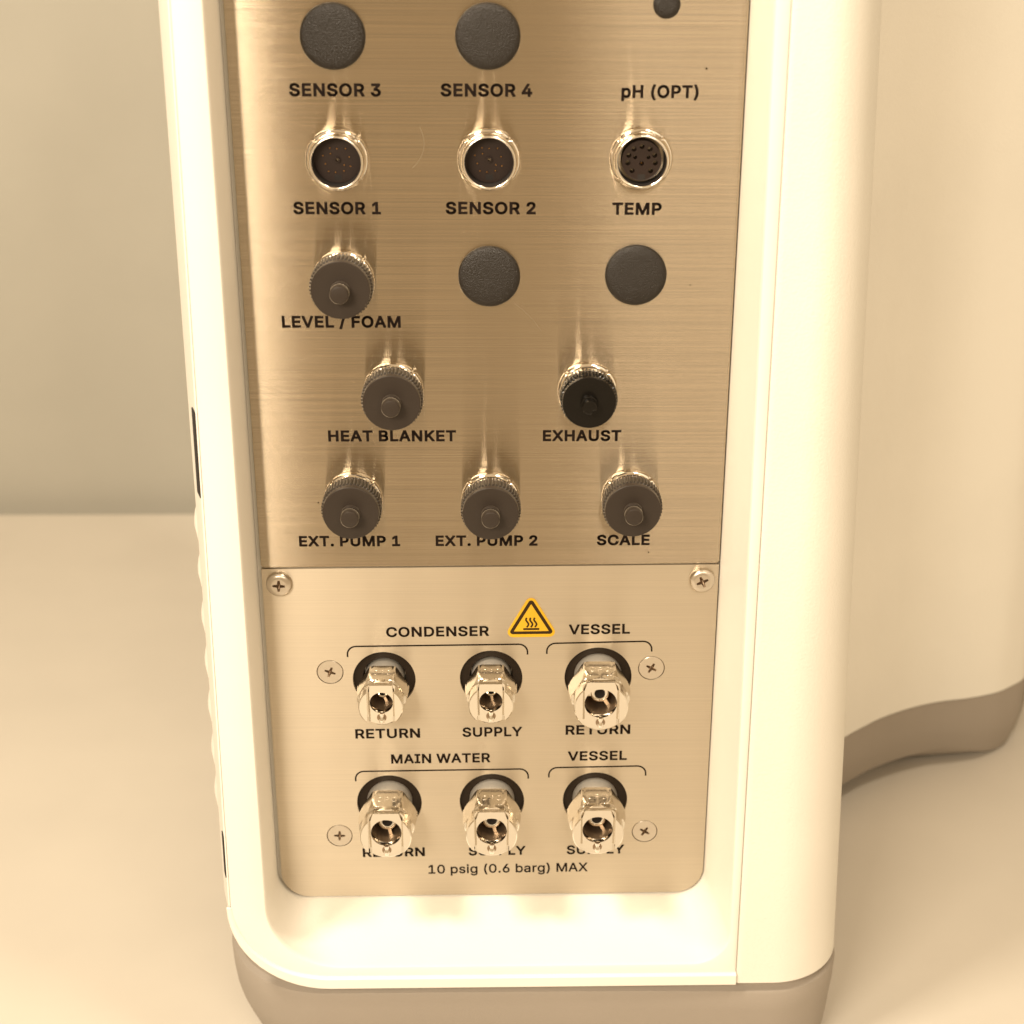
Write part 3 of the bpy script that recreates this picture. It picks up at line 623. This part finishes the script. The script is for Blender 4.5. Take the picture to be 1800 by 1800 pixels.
for x, z, l, kind, q in ((-49.0, -147.9, 'connector under a dark knurled dust cap above the words LEVEL / FOAM', 0, 4.4),
                         (-34.7, -183.8, 'connector under a dark knurled dust cap above the words HEAT BLANKET', 0, 4.8),
                         (26.4, -183.7, 'connector under a glossy black dust cap with a torn stud, above the word EXHAUST', 1, 5.3),
                         (-48.7, -221.0, 'connector under a dark knurled dust cap above the words EXT. PUMP 1', 0, 4.6),
                         (-4.3, -221.0, 'connector under a dark knurled dust cap above the words EXT. PUMP 2', 0, 5.4),
                         (41.0, -220.3, 'connector under a dark knurled dust cap above the word SCALE', 0, 5.0)):
    o = part('capped_connector', shell2, (x, 0, z), label=l)
    part('retaining_nut', nut_me, (0, 0, 0), o)
    part('dust_cap', (cap_std, cap_gl)[kind], (0, -q, 0), o, 'glossy black dust cap' if kind else None, random.uniform(-1, 1))
    part('cap_stud', (knob_std, knob_torn)[kind], (0, -q-(7.35, 6.95)[kind], 0), o)

# ------------------------------------------------------------------ quick couplings
def coupling_meshes(ri, rd, rb, hw, q_hex, q_sh, q_face, q_latch, rn, q_flat, rr):
    rc = ri/math.cos(math.pi/6)
    def hexr(a):
        b = (a - math.pi/2 + math.pi/6) % (math.pi/3) - math.pi/6
        return ri/math.cos(b)
    rows = [(rn-0.2, q_hex)]
    prof = [(rc-0.55, q_hex), (rc, q_hex+0.5)]
    for k in range(9):
        t = k/8; prof.append((lerp(rc, ri*1.085, t**1.3), lerp(q_sh-5.0, q_sh, t)))
    prof += [(ri*1.075, q_sh+0.12), (rd+0.02, q_sh+0.55)]
    n = 144
    mb = MB()
    ringsv = []
    for r, q in [(rn*0.9, q_hex)] + prof:
        ringsv.append([(min(hexr(2*math.pi*i/n), r)*math.cos(2*math.pi*i/n), -q, min(hexr(2*math.pi*i/n), r)*math.sin(2*math.pi*i/n)) for i in range(n)])
    for r, q in ((rd, q_latch-1.0), (rb+0.05, q_latch-1.0)):
        ringsv.append([(r*math.cos(2*math.pi*i/n), -q, r*math.sin(2*math.pi*i/n)) for i in range(n)])
    l = loft(ringsv, True)
    # the two D-shaped cheeks either side of the latch
    for s in (1, -1):
        a0 = math.acos((hw+0.35)/rd)
        seg = [(s*rd*math.cos(a), rd*math.sin(a)) for a in [lerp(-a0, a0, i/18) for i in range(19)]]
        ins = [(s*(rd-0.35)*math.cos(a), (rd-0.35)*math.sin(a)) for a in [lerp(-a0*0.985, a0*0.985, i/18) for i in range(19)]]
        nn = len(seg)
        dm = MB(); dm.v = [(x, -q_latch+1.5, z) for x, z in seg] + [(x, -q_face+0.35, z) for x, z in seg] + [(x, -q_face, z) for x, z in ins]
        for j in range(2):
            for i in range(nn):
                a, b = j*nn+i, j*nn+(i+1) % nn
                dm.f.append((a, b, b+nn, a+nn))
        dm.f.append(tuple(range(2*nn, 3*nn)))
        l.add(dm.v, dm.f)
    body = l.mesh('quick_coupling', 'nickel', 22)
    neck = lathe([(rn, -8), (rn, q_hex-0.4), (rn-0.4, q_hex+0.02)], 64).mesh('neck', 'lightened_neck_steel', 40)
    # latch plate
    def latch_outline(d):
        w = hw-d
        a1 = math.asin(min(1, w/(rd*1.06))); zt = ri-0.05-d*2.2
        pts = [((rd*1.06-d)*math.sin(a), -(rd*1.16-d)*math.cos(a)) for a in [lerp(-a1, a1, i/12) for i in range(13)]]
        cw = min(w, ri*0.5)
        return pts + [(w, rd*0.55), (cw, zt), (-cw, zt), (-w, rd*0.55)]
    bore = circle(rb, 40)
    lm = prism(latch_outline(0.45), [bore], q_latch, q_latch-0.4, False)
    oo = latch_outline(0); ii = latch_outline(0.45)
    st = loft([[(x, -q_latch, z) for x, z in ii], [(x, -(q_flat if z > rd*0.6 else q_latch-0.4), z) for x, z in oo], [(x, -q_sh+0.5, z) for x, z in oo]], True)
    lm.add(st.v, st.f)
    bw = loft([[(x, -q_latch, z) for x, z in bore], [(x*0.985, -q_latch+0.5, z*0.985) for x, z in bore], [(x*0.985, -q_latch+1.9, z*0.985) for x, z in bore]], True)
    lm.add(bw.v, bw.f)
    latch = lm.mesh('latch_plate', 'nickel', 30)
    bwall = lathe([(rb*0.99, q_latch-1.0), (rb*0.99, 3.2), (0, 3.2)], 48).mesh('bore', 'dull_steel', 40)
    # valve: ring on three spokes
    vq = q_latch-6.6
    v = lathe([(rr*0.72, vq-1.5), (rr*0.72, vq), (rr, vq+0.15), (rr*1.22, vq), (rr*1.22, vq-1.5)], 32)
    for k in range(3):
        a = math.radians(-75+120*k)
        ca, sa = math.cos(a), math.sin(a); w = rb*0.11
        r0, r1 = rr*1.1, rb*0.97
        pts = [(r0*ca-w*sa, r0*sa+w*ca), (r1*ca-w*sa, r1*sa+w*ca), (r1*ca+w*sa, r1*sa-w*ca), (r0*ca+w*sa, r0*sa-w*ca)]
        p_ = prism(pts[::-1], [], vq, vq-1.4); v.add(p_.v, p_.f)
    valve = v.mesh('valve_spider', 'nickel', 30)
    vh = lathe([(rr*0.73, vq-0.5), (0, vq-0.5)], 24).mesh('valve_opening', 'dark_gap', 0)
    # latch pin below the bore
    p = lathe([(0.95, -0.3), (0.95, 0.7), (0.66, 1.0), (0.66, 1.4), (1.0, 1.7), (1.1, 2.5), (0.95, 3.2), (0.5, 3.6), (0, 3.65)], 16)
    p.v = [(x, z-q_latch-0.25, -rb-0.05+y) for x, y, z in p.v]
    sl_ = lathe([(1.6, 0), (1.6, 0.06), (0, 0.06)], 24)  # darker disc on the latch face, standing in for the shaded pin hole
    sl_.v = [(x, y-q_latch, z-rb-1.75) for x, y, z in sl_.v]
    slot = sl_.mesh('pin_recess_shade', 'dull_steel', 0)
    pin = p.mesh('latch_pin', 'chrome', 50)
    # letters struck into the top flat
    tx = text_mesh('CPC', ri*0.82, 2.7, 0.03, 'chrome', 0, 'stamped_letters')
    tx.transform(Matrix.Rotation(-math.pi/2, 4, 'X'))
    tx.transform(Matrix.Translation(Vector((-ri*0.41, -(q_hex+q_flat)/2-1.4, ri+0.01))*S))
    return body, neck, latch, bwall, valve, vh, pin, tx, slot
big = coupling_meshes(8.75, 8.75, 5.2, 5.75, 5.4, 15.2, 21.2, 18.4, 7.9, 16.4, 2.5)
wide = coupling_meshes(9.0, 8.95, 5.4, 5.9, 5.2, 14.6, 20.6, 17.8, 8.1, 15.6, 2.5)
small = coupling_meshes(7.55, 7.4, 3.85, 4.35, 4.0, 13.2, 18.8, 15.6, 6.7, 12.6, 1.45)
def collar(r): return lathe([(r+1.5, -1.75), (r+1.5, -1.7), (r*0.69, -1.9), (r*0.66, -8)], 56).mesh('collar', 'collar_plastic', 40)
cm = {r: collar(r) for r in set(h[2] for h in HOLES)}
LB = ['small plated coupling over the left RETURN word, under CONDENSER', 'small plated coupling over the SUPPLY word, under CONDENSER', 'plated coupling beside the upper right screw, under the upper VESSEL word',
      'plated coupling beside the lower left screw, under MAIN WATER', 'plated coupling in the middle of the bottom row, under MAIN WATER', 'plated coupling beside the lower right screw, under the lower VESSEL word']
for (x, z, r), set_, l, sp in zip(HOLES, (small, small, wide, big, big, big), LB, (-0.1, 0.15, -0.35, 0.05, 0.0, -0.25)):
    body, neck, latch, bwall, valve, vh, pin, tx, slot = set_
    o = part('quick_coupling', body, (x, 0, z), label=l)
    for nm, me in (('neck', neck), ('latch_plate', latch), ('bore', bwall), ('latch_pin', pin), ('pin_recess_shade', slot), ('stamped_letters', tx), ('collar', cm[r])):
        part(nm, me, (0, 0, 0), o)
    part('valve_spider', valve, (0, 0, 0), o, None, sp); part('valve_opening', vh, (0, 0, 0), o)

# ------------------------------------------------------------------ screws
def cross(a, b, rot):
    """Phillips cross: arm length a, half width b"""
    pts = []
    for k in range(4):
        t = k*math.pi/2+rot
        for x, y in ((a, -b*0.75), (a, b*0.75), (b*1.25, b*1.25)):
            pts.append((x*math.cos(t)-y*math.sin(t), x*math.sin(t)+y*math.cos(t)))
    return pts
def recess(cr, q, depth):
    m = MB(); n = len(cr)
    m.v = [(x, -q, z) for x, z in cr] + [(x*0.72, -q+depth*0.6, z*0.72) for x, z in cr] + [(0, -q+depth, 0)]
    m.f = [(i, (i+1) % n, n+(i+1) % n, n+i) for i in range(n)] + [(n+i, n+(i+1) % n, 2*n) for i in range(n)]
    return m
cr0 = cross(1.95, 0.42, 0)
fs = prism(circle(4.2, 48), [cr0], 0.05, -0.3, False)
rim = lathe([(4.2, 0.05), (4.38, -0.15), (4.4, -1.2)], 48); fs.add(rim.v, rim.f)
fs_me = fs.mesh('countersunk_screw', 'screw_steel', 30); fr_me = recess(cr0, 0.05, 1.6).mesh('cross_recess', 'dull_steel', 0)
for (x, z, a), l in zip(FLATS, ('countersunk screw left of the CONDENSER RETURN coupling', 'countersunk screw right of the upper VESSEL coupling', 'countersunk screw left of the MAIN WATER RETURN coupling', 'countersunk screw right of the lower VESSEL coupling')):
    o = part('countersunk_screw', fs_me, (x, 0, z), label=l, rot=a)
    part('cross_recess', fr_me, (0, 0, 0), o)
ps = prism(circle(2.5, 40), [cross(2.05, 0.46, 0)], 2.45, 2.0, False)
dome = lathe([(2.5, 2.45), (3.1, 2.36), (3.6, 2.15), (4.0, 1.8), (4.25, 1.3), (4.35, 0.75), (4.3, 0)], 40); ps.add(dome.v, dome.f)
ps_me = ps.mesh('pan_head_screw', 'screw_steel', 40); pr_me = recess(cross(2.05, 0.46, 0), 2.45, 1.8).mesh('cross_recess', 'dull_steel', 0)
for x, z, a, l in ((-74.3, -251.4, 0.05, 'domed screw at the top left corner of the lower plate'), (65.6, -250.5, -0.42, 'domed screw at the top right corner of the lower plate')):
    o = part('pan_head_screw', ps_me, (x, 0, z), label=l, rot=a)
    part('cross_recess', pr_me, (0, 0, 0), o)
